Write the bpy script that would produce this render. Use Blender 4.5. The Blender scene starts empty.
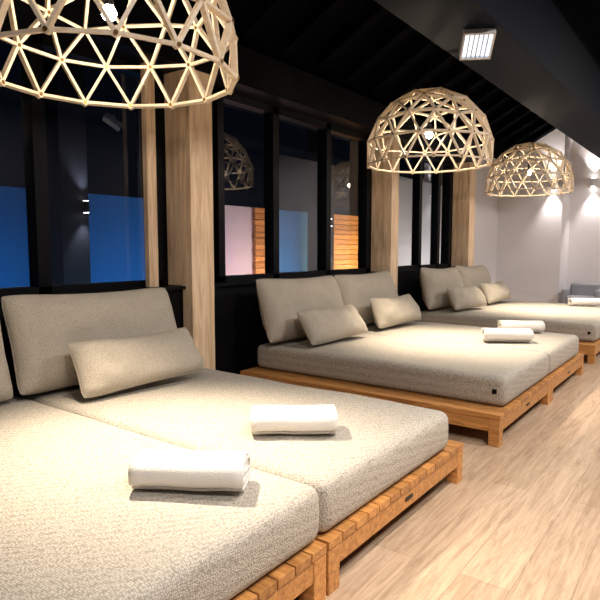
import bpy, bmesh, math, random
from mathutils import Vector, Matrix, Euler, noise
random.seed(4)
S = 1.25
scene = bpy.context.scene

# ------------------------------------------------------------------ materials
def new_mat(name):
    m = bpy.data.materials.new(name); m.use_nodes = True
    nt = m.node_tree
    return m, nt, nt.nodes['Principled BSDF']

def plain(name, col, rough=0.6, metal=0.0, bump=0.0, bscale=60, spec=0.5):
    m, nt, b = new_mat(name)
    b.inputs['Base Color'].default_value = (*col, 1)
    b.inputs['Roughness'].default_value = rough
    b.inputs['Metallic'].default_value = metal
    b.inputs['Specular IOR Level'].default_value = spec
    if bump > 0:
        tc = nt.nodes.new('ShaderNodeTexCoord')
        n = nt.nodes.new('ShaderNodeTexNoise'); n.inputs['Scale'].default_value = bscale
        n.inputs['Detail'].default_value = 5
        bp = nt.nodes.new('ShaderNodeBump'); bp.inputs['Strength'].default_value = bump
        bp.inputs['Distance'].default_value = 0.01
        nt.links.new(tc.outputs['Object'], n.inputs['Vector'])
        nt.links.new(n.outputs['Fac'], bp.inputs['Height'])
        nt.links.new(bp.outputs['Normal'], b.inputs['Normal'])
    return m

def emis(name, col, strength):
    m, nt, b = new_mat(name)
    b.inputs['Base Color'].default_value = (*col, 1)
    b.inputs['Emission Color'].default_value = (*col, 1)
    b.inputs['Emission Strength'].default_value = strength
    return m

def wood(name, c1, c2, stretch=(1, 14, 14), scale=3.0, rough=0.5, island=0.25):
    m, nt, b = new_mat(name)
    L = nt.links
    tc = nt.nodes.new('ShaderNodeTexCoord')
    mp = nt.nodes.new('ShaderNodeMapping'); mp.inputs['Scale'].default_value = stretch
    geo = nt.nodes.new('ShaderNodeNewGeometry')
    add = nt.nodes.new('ShaderNodeVectorMath'); add.operation = 'ADD'
    mul = nt.nodes.new('ShaderNodeVectorMath'); mul.operation = 'SCALE'; mul.inputs['Scale'].default_value = 7.0
    comb = nt.nodes.new('ShaderNodeCombineXYZ')
    L.new(geo.outputs['Random Per Island'], comb.inputs[0]); L.new(geo.outputs['Random Per Island'], comb.inputs[2])
    L.new(comb.outputs[0], mul.inputs[0])
    L.new(tc.outputs['Object'], add.inputs[0]); L.new(mul.outputs[0], add.inputs[1])
    L.new(add.outputs[0], mp.inputs['Vector'])
    n = nt.nodes.new('ShaderNodeTexNoise'); n.inputs['Scale'].default_value = scale
    n.inputs['Detail'].default_value = 6; n.inputs['Roughness'].default_value = 0.6; n.inputs['Distortion'].default_value = 0.9
    L.new(mp.outputs[0], n.inputs['Vector'])
    r = nt.nodes.new('ShaderNodeValToRGB')
    r.color_ramp.elements[0].position = 0.34; r.color_ramp.elements[0].color = (*c2, 1)
    r.color_ramp.elements[1].position = 0.62; r.color_ramp.elements[1].color = (*c1, 1)
    L.new(n.outputs['Fac'], r.inputs[0])
    hs = nt.nodes.new('ShaderNodeHueSaturation')
    mr = nt.nodes.new('ShaderNodeMapRange'); mr.inputs['To Min'].default_value = 1 - island; mr.inputs['To Max'].default_value = 1 + island*0.6
    L.new(geo.outputs['Random Per Island'], mr.inputs['Value'])
    L.new(mr.outputs[0], hs.inputs['Value']); L.new(r.outputs[0], hs.inputs['Color'])
    L.new(hs.outputs[0], b.inputs['Base Color'])
    b.inputs['Roughness'].default_value = rough
    bp = nt.nodes.new('ShaderNodeBump'); bp.inputs['Strength'].default_value = 0.12; bp.inputs['Distance'].default_value = 0.004
    L.new(n.outputs['Fac'], bp.inputs['Height']); L.new(bp.outputs[0], b.inputs['Normal'])
    return m

def fabric(name, c1, c2, scale=(95, 150, 120), bump=0.6, rand=0.8):
    """knotted basket weave: irregular little cells, so no regular interference"""
    m, nt, b = new_mat(name); L = nt.links
    tc = nt.nodes.new('ShaderNodeTexCoord')
    mp = nt.nodes.new('ShaderNodeMapping'); mp.inputs['Scale'].default_value = scale
    mp.inputs['Rotation'].default_value = (0.13, 0.21, 0.0)
    L.new(tc.outputs['Object'], mp.inputs['Vector'])
    v = nt.nodes.new('ShaderNodeTexVoronoi'); v.inputs['Scale'].default_value = 1.0; v.inputs['Randomness'].default_value = rand
    L.new(mp.outputs[0], v.inputs['Vector'])
    inv = nt.nodes.new('ShaderNodeMath'); inv.operation = 'MULTIPLY_ADD'; inv.inputs[1].default_value = -1.1; inv.inputs[2].default_value = 1.0
    L.new(v.outputs['Distance'], inv.inputs[0])
    n = nt.nodes.new('ShaderNodeTexNoise'); n.inputs['Scale'].default_value = 60; n.inputs['Detail'].default_value = 4
    L.new(tc.outputs['Object'], n.inputs['Vector'])
    ma = nt.nodes.new('ShaderNodeMath'); ma.operation = 'MULTIPLY_ADD'; ma.inputs[1].default_value = 0.2
    L.new(n.outputs['Fac'], ma.inputs[0]); L.new(inv.outputs[0], ma.inputs[2])
    r = nt.nodes.new('ShaderNodeValToRGB')
    r.color_ramp.elements[0].position = 0.2; r.color_ramp.elements[0].color = (*c2, 1)
    r.color_ramp.elements[1].position = 0.9; r.color_ramp.elements[1].color = (*c1, 1)
    L.new(ma.outputs[0], r.inputs[0]); L.new(r.outputs[0], b.inputs['Base Color'])
    b.inputs['Roughness'].default_value = 0.93
    b.inputs['Specular IOR Level'].default_value = 0.2
    bp = nt.nodes.new('ShaderNodeBump'); bp.inputs['Strength'].default_value = bump; bp.inputs['Distance'].default_value = 0.0025
    L.new(ma.outputs[0], bp.inputs['Height']); L.new(bp.outputs[0], b.inputs['Normal'])
    return m

def floor_mat():
    m, nt, b = new_mat('oak_plank_floor'); L = nt.links
    tc = nt.nodes.new('ShaderNodeTexCoord')
    mp = nt.nodes.new('ShaderNodeMapping'); mp.inputs['Rotation'].default_value = (0, 0, math.radians(90))
    L.new(tc.outputs['Object'], mp.inputs['Vector'])
    br = nt.nodes.new('ShaderNodeTexBrick')
    br.inputs['Scale'].default_value = 1.0
    br.inputs['Brick Width'].default_value = 1.5; br.inputs['Row Height'].default_value = 0.19
    br.inputs['Mortar Size'].default_value = 0.0012; br.inputs['Mortar Smooth'].default_value = 0.2
    br.offset = 0.37
    br.inputs['Color1'].default_value = (0.52, 0.39, 0.28, 1)
    br.inputs['Color2'].default_value = (0.43, 0.315, 0.22, 1)
    br.inputs['Mortar'].default_value = (0.24, 0.16, 0.10, 1)
    L.new(mp.outputs[0], br.inputs['Vector'])
    mp2 = nt.nodes.new('ShaderNodeMapping'); mp2.inputs['Scale'].default_value = (12, 1.0, 1)
    L.new(tc.outputs['Object'], mp2.inputs['Vector'])
    n = nt.nodes.new('ShaderNodeTexNoise'); n.inputs['Scale'].default_value = 2.2; n.inputs['Detail'].default_value = 9
    n.inputs['Roughness'].default_value = 0.75; n.inputs['Distortion'].default_value = 1.4
    L.new(mp2.outputs[0], n.inputs['Vector'])
    r = nt.nodes.new('ShaderNodeValToRGB')
    r.color_ramp.elements[0].position = 0.33; r.color_ramp.elements[0].color = (0.55, 0.48, 0.42, 1)
    r.color_ramp.elements[1].position = 0.6; r.color_ramp.elements[1].color = (1.1, 1.09, 1.07, 1)
    L.new(n.outputs['Fac'], r.inputs[0])
    mx = nt.nodes.new('ShaderNodeMix'); mx.data_type = 'RGBA'; mx.blend_type = 'MULTIPLY'; mx.inputs[0].default_value = 0.85
    L.new(br.outputs['Color'], mx.inputs[6]); L.new(r.outputs[0], mx.inputs[7])
    L.new(mx.outputs[2], b.inputs['Base Color'])
    b.inputs['Roughness'].default_value = 0.38
    bp = nt.nodes.new('ShaderNodeBump'); bp.inputs['Strength'].default_value = 0.2; bp.inputs['Distance'].default_value = 0.002
    bp.invert = True
    L.new(br.outputs['Fac'], bp.inputs['Height']); L.new(bp.outputs[0], b.inputs['Normal'])
    return m

def glass_mat():
    m = bpy.data.materials.new('window_glass'); m.use_nodes = True
    nt = m.node_tree; nt.nodes.clear(); L = nt.links
    o = nt.nodes.new('ShaderNodeOutputMaterial')
    t = nt.nodes.new('ShaderNodeBsdfTransparent'); t.inputs[0].default_value = (0.80, 0.85, 0.9, 1)
    g = nt.nodes.new('ShaderNodeBsdfGlossy'); g.inputs['Roughness'].default_value = 0.01
    g.inputs['Color'].default_value = (0.9, 0.93, 1.0, 1)
    f = nt.nodes.new('ShaderNodeFresnel'); f.inputs['IOR'].default_value = 2.0
    x = nt.nodes.new('ShaderNodeMixShader')
    L.new(f.outputs[0], x.inputs[0]); L.new(t.outputs[0], x.inputs[1]); L.new(g.outputs[0], x.inputs[2])
    L.new(x.outputs[0], o.inputs[0])
    return m

M_FAB = fabric('woven_greige_fabric', (0.57, 0.525, 0.46), (0.29, 0.26, 0.22), (105, 150, 130), 0.9, 0.6)
M_PIL = fabric('cushion_greige_fabric', (0.54, 0.485, 0.41), (0.38, 0.335, 0.275), (200, 200, 200), 0.45, 1.0)
M_TOWEL = plain('white_terry', (0.83, 0.80, 0.77), 0.95, bump=0.6, bscale=260)
M_TEAK = wood('teak_frame', (0.60, 0.29, 0.09), (0.33, 0.135, 0.038), (1.2, 14, 14), 3.5, 0.45)
M_POST = wood('spruce_post', (0.92, 0.71, 0.50), (0.66, 0.44, 0.26), (9, 9, 0.8), 2.6, 0.55, 0.12)
M_BIRCH = wood('birch_strut', (0.86, 0.74, 0.58), (0.72, 0.58, 0.42), (6, 6, 6), 6, 0.5, 0.12)
M_BLACK = plain('black_paint', (0.0025, 0.0025, 0.004), 0.5, spec=0.15)
M_CEIL = plain('dark_navy_ceiling', (0.0010, 0.0012, 0.0025), 0.8, spec=0.03)
M_RAFT = plain('rafter_black', (0.0013, 0.0013, 0.0025), 0.8, spec=0.03)
M_BULK = plain('bulkhead_navy', (0.003, 0.0045, 0.011), 0.7, spec=0.1)
M_WALL = plain('white_plaster', (0.80, 0.77, 0.785), 0.85, bump=0.1, bscale=120)
M_DWALL = plain('charcoal_plaster', (0.04, 0.04, 0.05), 0.85, bump=0.1, bscale=120)
M_MET = plain('black_metal', (0.01, 0.01, 0.01), 0.35, 0.6)
M_WMET = plain('white_metal', (0.7, 0.7, 0.72), 0.4)
M_BRASS = plain('brass_bolt', (0.30, 0.18, 0.06), 0.35, 0.9)
M_GLASS = glass_mat()
M_BULB = emis('warm_bulb', (1.0, 0.84, 0.63), 390)
M_COOL = emis('cool_panel', (0.7, 0.85, 1.0), 1.3)
M_FLOOR = floor_mat()
M_EXT = plain('exterior_plaster', (0.6, 0.6, 0.62), 0.9)
M_EXTB = plain('exterior_blue_paint', (0.03, 0.22, 0.50), 0.9)
M_EXTD = plain('exterior_dark', (0.006, 0.006, 0.009), 0.7, spec=0.2)
M_EXTW = wood('larch_cladding', (0.70, 0.36, 0.12), (0.42, 0.19, 0.05), (12, 1, 12), 3, 0.6)
M_GREY = plain('grey_upholstery', (0.33, 0.33, 0.36), 0.9, bump=0.3, bscale=200)

# ------------------------------------------------------------------ helpers
def link(ob, parent=None):
    scene.collection.objects.link(ob)
    if parent: ob.parent = parent
    return ob

def empty(name, loc):
    e = bpy.data.objects.new(name, None); e.location = loc; e.empty_display_size = 0.1
    return link(e)

def bm_obj(name, bm, mat, parent=None, loc=(0, 0, 0), rot=(0, 0, 0), smooth=False, bevel=0):
    bmesh.ops.recalc_face_normals(bm, faces=bm.faces)
    me = bpy.data.meshes.new(name); bm.to_mesh(me); bm.free()
    mats = mat if isinstance(mat, (list, tuple)) else [mat]
    for mm in mats: me.materials.append(mm)
    if smooth:
        for p in me.polygons: p.use_smooth = True
    ob = bpy.data.objects.new(name, me); ob.location = loc; ob.rotation_euler = rot
    if bevel:
        md = ob.modifiers.new('bevel', 'BEVEL'); md.width = bevel; md.segments = 2 if bevel < 0.01 else 4; md.limit_method = 'ANGLE'
    return link(ob, parent)

def box(bm, x0, x1, y0, y1, z0, z1, mi=0):
    v = [bm.verts.new(p) for p in ((x0,y0,z0),(x1,y0,z0),(x1,y1,z0),(x0,y1,z0),(x0,y0,z1),(x1,y0,z1),(x1,y1,z1),(x0,y1,z1))]
    for f in ((0,3,2,1),(4,5,6,7),(0,1,5,4),(1,2,6,5),(2,3,7,6),(3,0,4,7)):
        fc = bm.faces.new([v[i] for i in f]); fc.material_index = mi

def hbox(bm, x0, x1, y0, y1, z0, z1, mi=0):
    box(bm, x0*S, x1*S, y0*S, y1*S, z0*S, z1*S, mi)

def cyl(bm, c, r, z0, z1, seg=24, r2=None, mi=0):
    r2 = r if r2 is None else r2
    a = [bm.verts.new((c[0]+r*math.cos(2*math.pi*i/seg), c[1]+r*math.sin(2*math.pi*i/seg), z0)) for i in range(seg)]
    b = [bm.verts.new((c[0]+r2*math.cos(2*math.pi*i/seg), c[1]+r2*math.sin(2*math.pi*i/seg), z1)) for i in range(seg)]
    for i in range(seg):
        f = bm.faces.new((a[i], a[(i+1)%seg], b[(i+1)%seg], b[i])); f.material_index = mi
    bm.faces.new(a[::-1]).material_index = mi; bm.faces.new(b).material_index = mi

def tube(bm, pts, r, closed=True, seg=6):
    n = len(pts); rings = []
    for i, p in enumerate(pts):
        p = Vector(p)
        q = Vector(pts[(i+1) % n]) if (closed or i < n-1) else p
        o = Vector(pts[i-1]) if (closed or i > 0) else p
        d = (q-o).normalized()
        up = Vector((0, 0, 1)) if abs(d.z) < 0.9 else Vector((1, 0, 0))
        s = d.cross(up).normalized(); t = s.cross(d)
        rings.append([bm.verts.new(p + r*(math.cos(a)*s + math.sin(a)*t)) for a in [2*math.pi*k/seg for k in range(seg)]])
    for i in range(n if closed else n-1):
        A, B = rings[i], rings[(i+1) % n]
        for k in range(seg):
            bm.faces.new((A[k], A[(k+1) % seg], B[(k+1) % seg], B[k]))

# ------------------------------------------------------------------ room shell
XW = -2.87   # glass plane (h units)
bm = bmesh.new(); hbox(bm, -2.95, 2.3, -1.6, 9.9, -0.06, 0); bm_obj('floor', bm, M_FLOOR)

bm = bmesh.new()
hbox(bm, -2.95, -2.72, -1.6, 7.4, 0, 0.745)
hbox(bm, -2.95, -2.62, -1.6, 7.4, 2.07, 2.32)
for a, b in ((-1.6, -0.1), (2.36, 2.86), (4.94, 5.36), (7.0, 7.4)):
    hbox(bm, -2.95, -2.86, a, b, 0.745, 2.07)
bm_obj('wall_left', bm, M_BLACK)
bm = bmesh.new(); hbox(bm, -2.95, -2.84, 7.4, 9.9, 0, 2.32); bm_obj('wall_left_plaster', bm, M_WALL)
bm = bmesh.new(); hbox(bm, -2.86, -2.69, -1.6, 7.4, 0.745, 0.762)
bm_obj('trim_1', bm, M_BLACK)

def slope_z(x): return 2.2 + (x+2.95)*0.55
bm = bmesh.new()
v = [bm.verts.new(Vector(p)*S) for p in ((-2.84,8.9,0),(-1.93,8.9,0),(-1.93,8.9,slope_z(-1.93)),(-2.84,8.9,slope_z(-2.84)),
     (-2.84,9.4,0),(-1.93,9.4,0),(-1.93,9.4,slope_z(-1.93)),(-2.84,9.4,slope_z(-2.84)))]
for f in ((0,1,2,3),(5,4,7,6),(1,5,6,2),(4,0,3,7),(3,2,6,7),(0,4,5,1)): bm.faces.new([v[i] for i in f])
bm_obj('wall_pier', bm, M_WALL)
bm = bmesh.new(); hbox(bm, -2.95, 2.3, 9.4, 9.55, 0, 3.4); bm_obj('wall_end', bm, M_WALL)
bm = bmesh.new(); hbox(bm, 2.2, 2.3, -1.6, 9.4, 0, 3.0); bm_obj('wall_right', bm, M_DWALL)
bm = bmesh.new(); hbox(bm, -2.95, 2.3, -1.7, -1.6, 0, 3.4); bm_obj('wall_back', bm, M_DWALL)
bm = bmesh.new(); hbox(bm, -2.84, -1.93, 8.885, 8.9, 0, 0.06); hbox(bm, -1.93, 2.2, 9.385, 9.4, 0, 0.06); bm_obj('baseboard_end', bm, M_WMET)

bm = bmesh.new()
def slab(bm, xa, xb, za, zb, y0, y1, t):
    v = [bm.verts.new(Vector(p)*S) for p in ((xa,y0,za),(xb,y0,zb),(xb,y1,zb),(xa,y1,za),(xa,y0,za+t),(xb,y0,zb+t),(xb,y1,zb+t),(xa,y1,za+t))]
    for f in ((0,3,2,1),(4,5,6,7),(0,1,5,4),(1,2,6,5),(2,3,7,6),(3,0,4,7)): bm.faces.new([v[i] for i in f])
slab(bm, -2.95, -1.05, 2.3, 2.3+1.9*0.55, -1.6, 9.6, 0.06)
hbox(bm, -1.05, 2.3, -1.6, 9.6, 2.9, 2.98)
bm_obj('ceiling', bm, M_CEIL)
bm = bmesh.new()
y = -1.3
while y < 8.9:
    slab(bm, -2.62, -1.46, slope_z(-2.62)-0.0, slope_z(-1.46)-0.0, y, y+0.09, 0.09)
    y += 0.42
bm_obj('ceiling_rafters', bm, M_RAFT)
bm = bmesh.new(); hbox(bm, -1.45, -1.05, -1.6, 9.4, 2.2, 3.3); bm_obj('ceiling_bulkhead', bm, M_BULK, bevel=0.004)
bm = bmesh.new(); hbox(bm, -0.75, -0.62, -1.6, 9.4, 2.72, 2.9); bm_obj('ceiling_beam', bm, M_BULK)

wn = 0
for (a, b, mull) in ((-0.1, 2.36, [0.85, 1.59]), (2.86, 4.94, [3.49, 4.22]), (5.36, 7.0, [6.1, 6.62])):
    wn += 1
    e = empty('window_%d' % wn, (XW*S, (a+b)/2*S, 1.4*S))
    L0 = e.location
    bm = bmesh.new()
    hbox(bm, XW-0.04, XW+0.05, a, a+0.06, 0.762, 2.07)
    hbox(bm, XW-0.04, XW+0.05, b-0.06, b, 0.762, 2.07)
    for mY in mull: hbox(bm, XW-0.04, XW+0.05, mY-0.035, mY+0.035, 0.762, 2.07)
    hbox(bm, XW-0.04, XW+0.05, a, b, 0.762, 0.80); hbox(bm, XW-0.04, XW+0.05, a, b, 2.02, 2.07)
    bmesh.ops.translate(bm, verts=bm.verts, vec=-L0)
    bm_obj('frame', bm, M_BLACK, e)
    bm = bmesh.new()
    vs = [bm.verts.new(Vector(p)*S - L0) for p in ((XW, a, .78), (XW, b, .78), (XW, b, 2.05), (XW, a, 2.05))]
    bm.faces.new(vs); bm_obj('pane', bm, M_GLASS, e)

for (a, b) in ((2.43, 2.62), (5.03, 5.18), (7.12, 7.32)):
    bm = bmesh.new()
    L0 = Vector((-2.74*S, (a+b)/2*S, 0))
    hbox(bm, -2.718, -2.63, a, b, 0, 2.069)
    hbox(bm, -2.855, -2.722, a, b, 0.764, 2.069)
    bmesh.ops.translate(bm, verts=bm.verts, vec=-L0)
    bm_obj('timber_post', bm, M_POST, None, L0, bevel=0.004)
bm = bmesh.new(); L0 = Vector((-2.78*S, 2.25*S, 0))
hbox(bm, -2.80, -2.76, 2.21, 2.28, 0.764, 2.069)
bmesh.ops.translate(bm, verts=bm.verts, vec=-L0)
bm_obj('timber_jamb', bm, M_POST, None, L0, bevel=0.003)

# ------------------------------------------------------------------ daybeds
PT = 0.165*S
MT = 0.335*S
def mattress(parent, x0, x1, y0, y1, z0, z1, name):
    cx, cy, cz = (x0+x1)/2, (y0+y1)/2, (z0+z1)/2
    hx, hy, hz = (x1-x0)/2, (y1-y0)/2, (z1-z0)/2
    bm = bmesh.new(); box(bm, -hx, hx, -hy, hy, -hz, hz)
    bmesh.ops.bevel(bm, geom=list(bm.edges), offset=0.045, segments=6, profile=0.5, affect='EDGES')
    for i in range(1, 36):
        x = -hx + 0.05 + (2*hx-0.1)*i/36
        bmesh.ops.bisect_plane(bm, geom=list(bm.verts)+list(bm.edges)+list(bm.faces), plane_co=(x,0,0), plane_no=(1,0,0))
    for i in range(1, 20):
        y = -hy + 0.05 + (2*hy-0.1)*i/20
        bmesh.ops.bisect_plane(bm, geom=list(bm.verts)+list(bm.edges)+list(bm.faces), plane_co=(0,y,0), plane_no=(0,1,0))
    for i in range(1, 4):
        z = -hz+0.045+(2*hz-0.09)*i/4
        bmesh.ops.bisect_plane(bm, geom=list(bm.verts)+list(bm.edges)+list(bm.faces), plane_co=(0,0,z), plane_no=(0,0,1))
    sd = Vector((cx, cy, 0))
    for v in bm.verts:
        p = v.co
        k = (1-(p.x/hx)**2)*(1-(p.y/hy)**2)
        f = (p.z/hz+1)/2
        n = noise.noise((p+sd)*2.2)*0.007 + noise.noise((p+sd)*6)*0.003
        if p.z > 0: v.co.z += max(k, 0)*0.008 + n*f - 0.003
        side = 1-(p.z/hz)**2
        if side > 0.05:
            if abs(p.x) > hx-0.02: v.co.x += math.copysign(1, p.x)*0.008*side
            if abs(p.y) > hy-0.02: v.co.y += math.copysign(1, p.y)*0.0015*side
    bm_obj(name, bm, M_FAB, parent, Vector((cx, cy, cz))-parent.location, smooth=True)

def daybed(Y0):
    X0, X1 = -2.62*S, -0.865*S
    e = empty('daybed', (( X0+X1)/2, (Y0+1.05)*S, 0))
    off = -e.location
    W = 1.045*S
    for u in range(2):
        ya = Y0*S + u*(W+0.01); yb = ya + W
        bm = bmesh.new()
        n = 14; pitch = W/n
        for i in range(n):
            box(bm, X0, X1, ya+i*pitch+0.003, ya+(i+1)*pitch-0.003, PT-0.034, PT)
        bmesh.ops.translate(bm, verts=bm.verts, vec=off)
        bm_obj('slats_%d' % (u+1), bm, M_TEAK, e, bevel=0.003)
        bm = bmesh.new()
        zb = PT-0.115
        box(bm, X1-0.045, X1-0.006, ya+0.004, yb-0.004, zb, PT-0.036)
        box(bm, X0+0.012, X0+0.045, ya+0.004, yb-0.004, zb, PT-0.036)
        box(bm, X0+0.046, X1-0.046, ya+0.006, ya+0.036, zb, PT-0.036)
        box(bm, X0+0.046, X1-0.046, yb-0.036, yb-0.006, zb, PT-0.036)
        bmesh.ops.translate(bm, verts=bm.verts, vec=off)
        bm_obj('rails_%d' % (u+1), bm, M_TEAK, e, bevel=0.003)
        bm = bmesh.new()
        for lx in (X0+0.006, X1-0.072):
            for ly in (ya+0.002, yb-0.077):
                box(bm, lx, lx+0.07, ly, ly+0.075, 0, PT-0.037)
        bmesh.ops.translate(bm, verts=bm.verts, vec=off)
        bm_obj('legs_%d' % (u+1), bm, M_TEAK, e, bevel=0.004)
        bm = bmesh.new(); ym = (ya+yb)/2
        box(bm, X1-0.006, X1-0.001, ym-0.035, ym+0.035, PT-0.078, PT-0.064)
        bmesh.ops.translate(bm, verts=bm.verts, vec=off)
        bm_obj('maker_plate_%d' % (u+1), bm, M_MET, e)
    ys = (Y0+0.14)*S; ym = (Y0+1.05)*S; ye = (Y0+1.985)*S
    mattress(e, X0+0.03, X1-0.025, ys, ym-0.003, PT+0.001, MT, 'mattress_1')
    mattress(e, X0+0.03, X1-0.025, ym+0.003, ye, PT+0.001, MT, 'mattress_2')
    bm = bmesh.new()
    box(bm, X1-0.11, X1-0.08, ys-0.006, ys-0.0015, PT+0.09, PT+0.12)
    bmesh.ops.translate(bm, verts=bm.verts, vec=off)
    bm_obj('fabric_tag', bm, M_BLACK, e)

BEDS = (0.25, 2.84, 5.42)
for Y0 in BEDS: daybed(Y0)

# ------------------------------------------------------------------ cushions
def cushion(name, W, Hh, T, loc, lean, yaw=0.0, roll=0.0, seed=0, pinch=0.05):
    bm = bmesh.new(); nu, nv = 44, 28
    def fpos(u, v, side):
        p = 2.6
        t = ((1-abs(u)**(p*1.5))**0.5)*((1-abs(v)**p)**0.5)
        cu, cv = abs(u)**9, abs(v)**7
        yy = u*W/2*(1-pinch*0.6*(1-v*v))*(1-0.03*cv)
        zz = v*Hh/2*(1-pinch*1.0*(1-u*u))*(1-0.06*cu)
        w = noise.noise(Vector((yy*4+seed*9.1, zz*4, side*3)))*0.024 + noise.noise(Vector((yy*11+seed, zz*11, side*5)))*0.012
        cr = math.sin((u*v)*14 + seed)*0.008*abs(u)**3*abs(v)
        th = side*(T/2*t + (w+cr)*min(1, t*1.6))
        sag = -0.016*(1-u*u)*(1 if v > 0 else 0)*v
        th += 0.014*math.sin(u*2.2+seed)*(v)
        return Vector((th, yy, zz+sag))
    grid = {}
    for side in (1, -1):
        for i in range(nu+1):
            for j in range(nv+1):
                u = math.sin((i/nu-0.5)*math.pi); v = math.sin((j/nv-0.5)*math.pi)
                edge = i in (0, nu) or j in (0, nv)
                if edge and side == -1: grid[(side,i,j)] = grid[(1,i,j)]; continue
                grid[(side,i,j)] = bm.verts.new(fpos(u, v, side))
    for side in (1, -1):
        for i in range(nu):
            for j in range(nv):
                q = [grid[(side,i,j)], grid[(side,i+1,j)], grid[(side,i+1,j+1)], grid[(side,i,j+1)]]
                if side == -1: q.reverse()
                bm.faces.new(q)
    ring = [(i, 0) for i in range(nu)] + [(nu, j) for j in range(nv)] + [(i, nv) for i in range(nu, 0, -1)] + [(0, j) for j in range(nv, 0, -1)]
    pts = [grid[(1,i,j)].co.copy() for i, j in ring]
    tube(bm, pts, 0.0035)
    return bm_obj(name, bm, M_PIL, None, loc, (roll, lean, yaw), smooth=True)

rnd = random.Random(11)
for bi, Y0 in enumerate(BEDS):
    for k, yc in enumerate((Y0+0.55, Y0+1.50)):
        Hc = 0.46*S; ln = math.radians(-17)
        yb = yc - (0.065 if bi == 0 else 0)
        cushion('back_cushion', 0.94*S, Hc, 0.27, (-2.475*S, yb*S, MT+0.01+Hc/2*math.cos(ln)+0.012), ln,
                yaw=rnd.uniform(-.03, .03), roll=rnd.uniform(-.02, .02), seed=Y0*3+k)
        Hl = 0.26*S; ln = math.radians(-32+rnd.uniform(-4, 4))
        dy = -0.03 if bi else -0.05
        if bi == 0 and k == 0: dy = -0.13
        cushion('lumbar_pillow', 0.67*S, Hl, 0.19, (-2.20*S, (yc+dy)*S, MT+0.022+Hl/2*math.cos(ln)+0.02), ln,
                yaw=rnd.uniform(-.08, .02)-0.05, roll=rnd.uniform(-.03, .03), seed=Y0*5+k+20)

# ------------------------------------------------------------------ towels
def towel(x, y, ang, Lg=0.40):
    a, b, t = 0.094, 0.052, 0.0135
    pts = []; N = 96
    for i in range(N+1):
        tt = 3.3*i/N; th = -math.radians(110) + 2*math.pi*tt
        A = max(a - t*tt, 0.02); B = max(b - t*tt, 0.005)
        c, s = math.cos(th), math.sin(th)
        pts.append((A*math.copysign(abs(c)**0.6, c), B*math.copysign(abs(s)**0.75, s)))
    bm = bmesh.new(); ns = 12; rows = []
    for j in range(ns+1):
        xx = -Lg/2 + Lg*j/ns
        rows.append([bm.verts.new((xx + (0.004*math.sin(i*0.35) if j in (0, ns) else 0), p[0] + noise.noise(Vector((xx*6, p[0]*12, y)))*0.005,
                     b + p[1] + noise.noise(Vector((xx*7+3, p[0]*10, x)))*0.004 + t/2)) for i, p in enumerate(pts)])
    for j in range(ns):
        for i in range(N):
            bm.faces.new((rows[j][i], rows[j][i+1], rows[j+1][i+1], rows[j+1][i]))
    ob = bm_obj('rolled_towel', bm, M_TOWEL, None, (x*S, y*S, MT+0.010), (0, 0, math.radians(ang)), smooth=True)
    md = ob.modifiers.new('thick', 'SOLIDIFY'); md.thickness = 0.0115; md.offset = 0
    return ob
towel(-1.16, 1.055, 33, 0.385)
towel(-1.215, 1.60, 37, 0.375)
towel(-1.22, 4.10, 30, 0.40)
towel(-1.27, 4.62, 30, 0.40)
towel(-1.27, 7.15, 30, 0.40)

# ------------------------------------------------------------------ geodesic pendants
def ico3():
    s5 = 1/math.sqrt(5); r5 = 2/math.sqrt(5)
    V = [Vector((0,0,1))] + [Vector((r5*math.cos(math.radians(72*i)), r5*math.sin(math.radians(72*i)), s5)) for i in range(5)]
    V += [Vector((r5*math.cos(math.radians(72*i+36)), r5*math.sin(math.radians(72*i+36)), -s5)) for i in range(5)] + [Vector((0,0,-1))]
    F = []
    for i in range(5):
        j = (i+1) % 5
        F += [(0, 1+i, 1+j), (1+i, 6+i, 1+j), (6+i, 6+j, 1+j), (11, 6+j, 6+i)]
    n = 3; verts = []; edges = set()
    def idx(p):
        for k, q in enumerate(verts):
            if (q-p).length < 1e-4: return k
        verts.append(p); return len(verts)-1
    for (a, b, c) in F:
        g = {}
        for i in range(n+1):
            for j in range(n+1-i):
                p = (V[a]*(n-i-j) + V[b]*i + V[c]*j)/n
                g[(i, j)] = idx(p.normalized())
        for i in range(n):
            for j in range(n-i):
                for (p, q) in (((i,j),(i+1,j)), ((i,j),(i,j+1)), ((i+1,j),(i,j+1))):
                    edges.add(tuple(sorted((g[p], g[q]))))
    return verts, edges
GV, GE = ico3()

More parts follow.
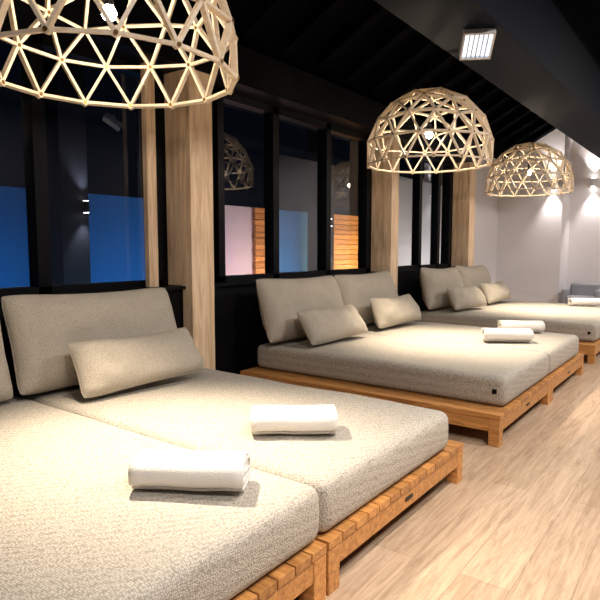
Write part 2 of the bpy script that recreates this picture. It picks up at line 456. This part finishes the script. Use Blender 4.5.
def pendant(x, y, zc=1.672, R=0.438, rot=0.0):
    c = Vector((x*S, y*S, zc*S)); Rm = R*S
    e = empty('geodesic_pendant_lamp', c); e.rotation_euler = (0, 0, rot)
    P = {}
    for i, v in enumerate(GV):
        if v.z < -0.3: continue
        w = v.copy()
        if w.z < -0.08:
            w.z = -0.18; h = Vector((w.x, w.y, 0)).normalized()*math.sqrt(1-0.18**2); w.x, w.y = h.x, h.y
        P[i] = w*Rm
    bm = bmesh.new()
    wd, dp = 0.0070, 0.0125
    for (a, b) in GE:
        if a not in P or b not in P: continue
        A, B = P[a], P[b]; d = (B-A); L = d.length; d.normalize()
        n = ((A+B)/2).normalized(); s = d.cross(n).normalized(); n = s.cross(d)
        A2, B2 = A+d*0.010, B-d*0.010
        vs = []
        for base in (A2, B2):
            for (i, j) in ((-1,-1),(1,-1),(1,1),(-1,1)):
                vs.append(bm.verts.new(base + s*wd*i + n*dp*j))
        for f in ((0,1,2,3),(7,6,5,4),(0,4,5,1),(1,5,6,2),(2,6,7,3),(3,7,4,0)): bm.faces.new([vs[k] for k in f])
    bm_obj('struts', bm, M_BIRCH, e)
    bm = bmesh.new()
    for p in P.values():
        n = p.normalized(); q = n.to_track_quat('Z', 'Y').to_matrix().to_4x4()
        mat = Matrix.Translation(p) @ q
        bmesh.ops.create_cone(bm, cap_ends=True, segments=6, radius1=0.017, radius2=0.017, depth=0.024, matrix=mat)
    bm_obj('node_hubs', bm, M_BIRCH, e)
    bm = bmesh.new()
    for p in P.values():
        n = p.normalized(); q = n.to_track_quat('Z', 'Y').to_matrix().to_4x4()
        mat = Matrix.Translation(p) @ q
        bmesh.ops.create_cone(bm, cap_ends=True, segments=10, radius1=0.0085, radius2=0.0085, depth=0.034, matrix=mat)
    bm_obj('node_bolts', bm, M_BRASS, e)
    zb = 0.13*S
    ztop = slope_z(x)*S + 0.08*S - c.z
    bm = bmesh.new()
    cyl(bm, (0, 0), 0.0035, zb+0.10, ztop, 8)
    cyl(bm, (0, 0), 0.05, ztop-0.05, ztop-0.005, 20)
    cyl(bm, (0, 0), 0.022, zb+0.03, zb+0.11, 20, 0.014)
    cyl(bm, (0, 0), 0.012, Rm-0.03, Rm+0.05, 12)
    bm_obj('cord_and_socket', bm, M_MET, e)
    bm = bmesh.new(); bmesh.ops.create_uvsphere(bm, u_segments=20, v_segments=12, radius=0.032, matrix=Matrix.Translation((0, 0, zb)))
    bm_obj('bulb', bm, M_BULB, e, smooth=True)
    ld = bpy.data.lights.new('downlight', 'SPOT'); ld.energy = 360; ld.color = (1.0, 0.84, 0.64)
    ld.spot_size = math.radians(72); ld.spot_blend = 1.0; ld.shadow_soft_size = 0.04
    lo = bpy.data.objects.new('downlight', ld); lo.location = (0, 0, zb-0.05); link(lo, e)
    lo.rotation_euler = (0, math.radians(-9), -rot)
    return e
pendant(-1.75, 1.255, rot=0.25)
pendant(-1.75, 3.90, rot=0.6)
pendant(-1.75, 6.47, rot=0.1)

# ------------------------------------------------------------------ sconces
M_LENS = emis('sconce_lens', (1.0, 0.95, 0.9), 20)
def sconce(x, y, z, face, mat=M_WMET, energy=50, col=(1.0, 0.93, 0.88)):
    e = empty('wall_sconce', (x*S, y*S, z*S)); e.rotation_euler = (0, 0, face)
    bm = bmesh.new()
    box(bm, -0.03, 0.03, -0.03, -0.001, -0.05, 0.05)
    cyl(bm, (0, -0.065), 0.04, -0.075, 0.075, 20)
    bm_obj('housing', bm, mat, e, bevel=0.003)
    bm = bmesh.new()
    cyl(bm, (0, -0.065), 0.032, -0.079, -0.0755, 20); cyl(bm, (0, -0.065), 0.032, 0.0755, 0.079, 20)
    bm_obj('lens', bm, M_LENS, e)
    for s in (1, -1):
        ld = bpy.data.lights.new('beam', 'SPOT'); ld.energy = energy; ld.color = col
        ld.spot_size = math.radians(72); ld.spot_blend = 0.9; ld.shadow_soft_size = 0.02
        lo = bpy.data.objects.new('beam', ld); lo.location = (0, -0.085, s*0.09)
        lo.rotation_euler = (math.radians(180) if s > 0 else 0, 0, 0); link(lo, e)
sconce(-2.06, 8.9, 1.93, 0)
sconce(-1.62, 9.4, 1.95, 0)
sconce(-0.6, 9.4, 1.95, 0)

def louvre(x, y, z, sz=0.215):
    e = empty('louvred_ceiling_light', (x*S, y*S, z*S))
    bm = bmesh.new(); cyl(bm, (0, 0), 0.03, -0.03, 0, 16); bm_obj('bracket', bm, M_WMET, e)
    tilt = (math.radians(-34), 0, math.radians(30)); hl = (0, 0, -0.075)
    bm = bmesh.new(); h = sz/2; w = 0.014
    box(bm, -h, h, -h, -h+w, -0.03, 0); box(bm, -h, h, h-w, h, -0.03, 0)
    box(bm, -h, -h+w, -h+w, h-w, -0.03, 0); box(bm, h-w, h, -h+w, h-w, -0.03, 0)
    box(bm, -h, h, -h, h, 0.0005, 0.03)
    for i in range(1, 6):
        xx = -h+w + (sz-2*w)*i/6; box(bm, xx-0.004, xx+0.004, -h+w, h-w, -0.028, -0.006)
    bm_obj('frame', bm, M_WMET, e, hl, tilt)
    bm = bmesh.new(); box(bm, -h+w, h-w, -h+w, h-w, -0.005, 0.0); bm_obj('diffuser', bm, M_COOL, e, hl, tilt)
louvre(-1.19, 3.27, 2.2)
louvre(-1.21, 8.1, 2.2, 0.18)

def aisle_spot(x, y, z, power, ang=75, col=(1.0, 0.89, 0.77)):
    e = empty('ceiling_spotlight', (x*S, y*S, z*S))
    bm = bmesh.new(); cyl(bm, (0, 0), 0.05, -0.12, 0, 20); bm_obj('housing', bm, M_MET, e)
    bm = bmesh.new(); cyl(bm, (0, 0), 0.04, -0.124, -0.1205, 20); bm_obj('lens', bm, M_LENS, e)
    ld = bpy.data.lights.new('beam', 'SPOT'); ld.energy = power; ld.color = col
    ld.spot_size = math.radians(ang); ld.spot_blend = 1.0; ld.shadow_soft_size = 0.06
    lo = bpy.data.objects.new('beam', ld); lo.location = (0, 0, -0.13); link(lo, e)
aisle_spot(0.05, 1.7, 2.9, 560, 80)
aisle_spot(0.05, 4.4, 2.9, 300, 80)
aisle_spot(-0.1, 7.2, 2.9, 380, 80)
def aisle_fill(x, y, z, power, col=(1.0, 0.95, 0.91)):  # fill lights added out of view to brighten the room, with invented housings
    e = empty('added_fill_light', (x*S, y*S, z*S))
    bm = bmesh.new(); box(bm, -0.32, 0.32, -0.32, 0.32, -0.03, 0); bm_obj('housing', bm, M_WMET, e, bevel=0.004)
    ld = bpy.data.lights.new('fill_area', 'AREA'); ld.energy = power; ld.size = 0.6; ld.color = col
    lo = bpy.data.objects.new('fill_area', ld); lo.location = (0, 0, -0.035); link(lo, e)
aisle_fill(0.9, 0.3, 2.9, 110)
aisle_fill(0.9, 3.4, 2.9, 100)
aisle_fill(0.9, 7.0, 2.9, 125)

# grey lounge chair by the end wall
e = empty('lounge_chair', (-1.62*S, 8.95*S, 0))
bm = bmesh.new(); box(bm, -0.24, 0.24, -0.26, 0.22, 0.12, 0.40); bm_obj('seat', bm, M_GREY, e, bevel=0.04)
bm = bmesh.new(); box(bm, -0.24, 0.24, 0.10, 0.26, 0.30, 0.62); bm_obj('backrest', bm, M_GREY, e, bevel=0.05)
bm = bmesh.new(); box(bm, -0.31, -0.225, -0.25, 0.26, 0.12, 0.52); box(bm, 0.225, 0.31, -0.25, 0.26, 0.12, 0.52); bm_obj('arms', bm, M_GREY, e, bevel=0.03)
bm = bmesh.new()
for sx in (-0.25, 0.25):
    for sy in (-0.2, 0.2): cyl(bm, (sx, sy), 0.018, 0, 0.13, 12)
bm_obj('legs', bm, M_MET, e)

# ------------------------------------------------------------------ outside the glass
bm = bmesh.new(); hbox(bm, -8, -2.95, -2, 18, -0.08, -0.02); bm_obj('courtyard_ground', bm, M_EXTD)
bm = bmesh.new(); hbox(bm, -6.2, -6.0, -1, 5.7, 0, 1.63, 0); hbox(bm, -6.2, -6.0, 5.7, 7.4, 0, 1.63, 1); hbox(bm, -6.2, -6.0, 7.4, 8.9, 0, 1.63, 0)
hbox(bm, -6.2, -6.0, 8.9, 10.4, 0, 1.63, 1); hbox(bm, -6.2, -6.0, 10.4, 17, 0, 2.6, 1); bm_obj('courtyard_wall', bm, [M_EXTB, M_EXT])
bm = bmesh.new()
for (a, b) in ((6.82, 7.28), (8.95, 10.15)):
    z = 0.02
    while z < 1.58:
        hbox(bm, -5.99, -5.93, a, b, z, z+0.085); z += 0.095
bm_obj('slatted_wood_cladding', bm, M_EXTW)
for (a, b, sy) in ((3.30, 3.62, 3.55), (8.02, 8.4, 8.2)):
    bm = bmesh.new(); hbox(bm, -5.8, -5.5, a, b, 0, 3.0); bm_obj('courtyard_column', bm, M_EXTD, bevel=0.008)
    sconce(-5.49, sy, 1.43, math.radians(90), M_MET, 80, (0.85, 0.88, 1.0))
def strip(y0, y1, col, power, z=0.25, x=-4.9):
    ld = bpy.data.lights.new('courtyard_strip', 'AREA'); ld.shape = 'RECTANGLE'; ld.size = (y1-y0)*S; ld.size_y = 0.08
    ld.energy = power; ld.color = col
    lo = bpy.data.objects.new('courtyard_strip_light', ld)
    lo.location = (x*S, (y0+y1)/2*S, z*S)
    d = Vector((-1, 0, 0.6))
    zax = -d.normalized(); xax = Vector((0, 1, 0)); yax = zax.cross(xax)
    lo.rotation_euler = Matrix((xax, yax, zax)).transposed().to_euler()
    link(lo)
strip(1.6, 5.2, (0.12, 0.58, 1.0), 26)
strip(5.9, 6.75, (1.0, 0.52, 0.74), 20)
strip(6.85, 7.2, (1.0, 0.66, 0.36), 28)
strip(7.45, 7.95, (0.1, 0.45, 1.0), 6)
strip(9.0, 10.0, (1.0, 0.66, 0.36), 85)
strip(11.5, 15, (1.0, 0.88, 0.8), 60)

# ------------------------------------------------------------------ world, camera
w = bpy.data.worlds.new('night'); scene.world = w; w.use_nodes = True
w.node_tree.nodes['Background'].inputs[0].default_value = (0.0012, 0.002, 0.004, 1)
w.node_tree.nodes['Background'].inputs[1].default_value = 1.0

cam = bpy.data.cameras.new('camera'); co = bpy.data.objects.new('camera', cam); link(co)
cam.sensor_width = 36; cam.lens = 36*573/600
co.location = (0, 0, S)
yaw, pitch = math.radians(36.6), math.radians(5.2)
co.rotation_euler = (math.radians(90)-pitch, 0, yaw)
cam.clip_start = 0.05
scene.camera = co
scene.view_settings.view_transform = 'Standard'
scene.view_settings.look = 'None'
scene.view_settings.exposure = 0.25
scene.view_settings.gamma = 0.97
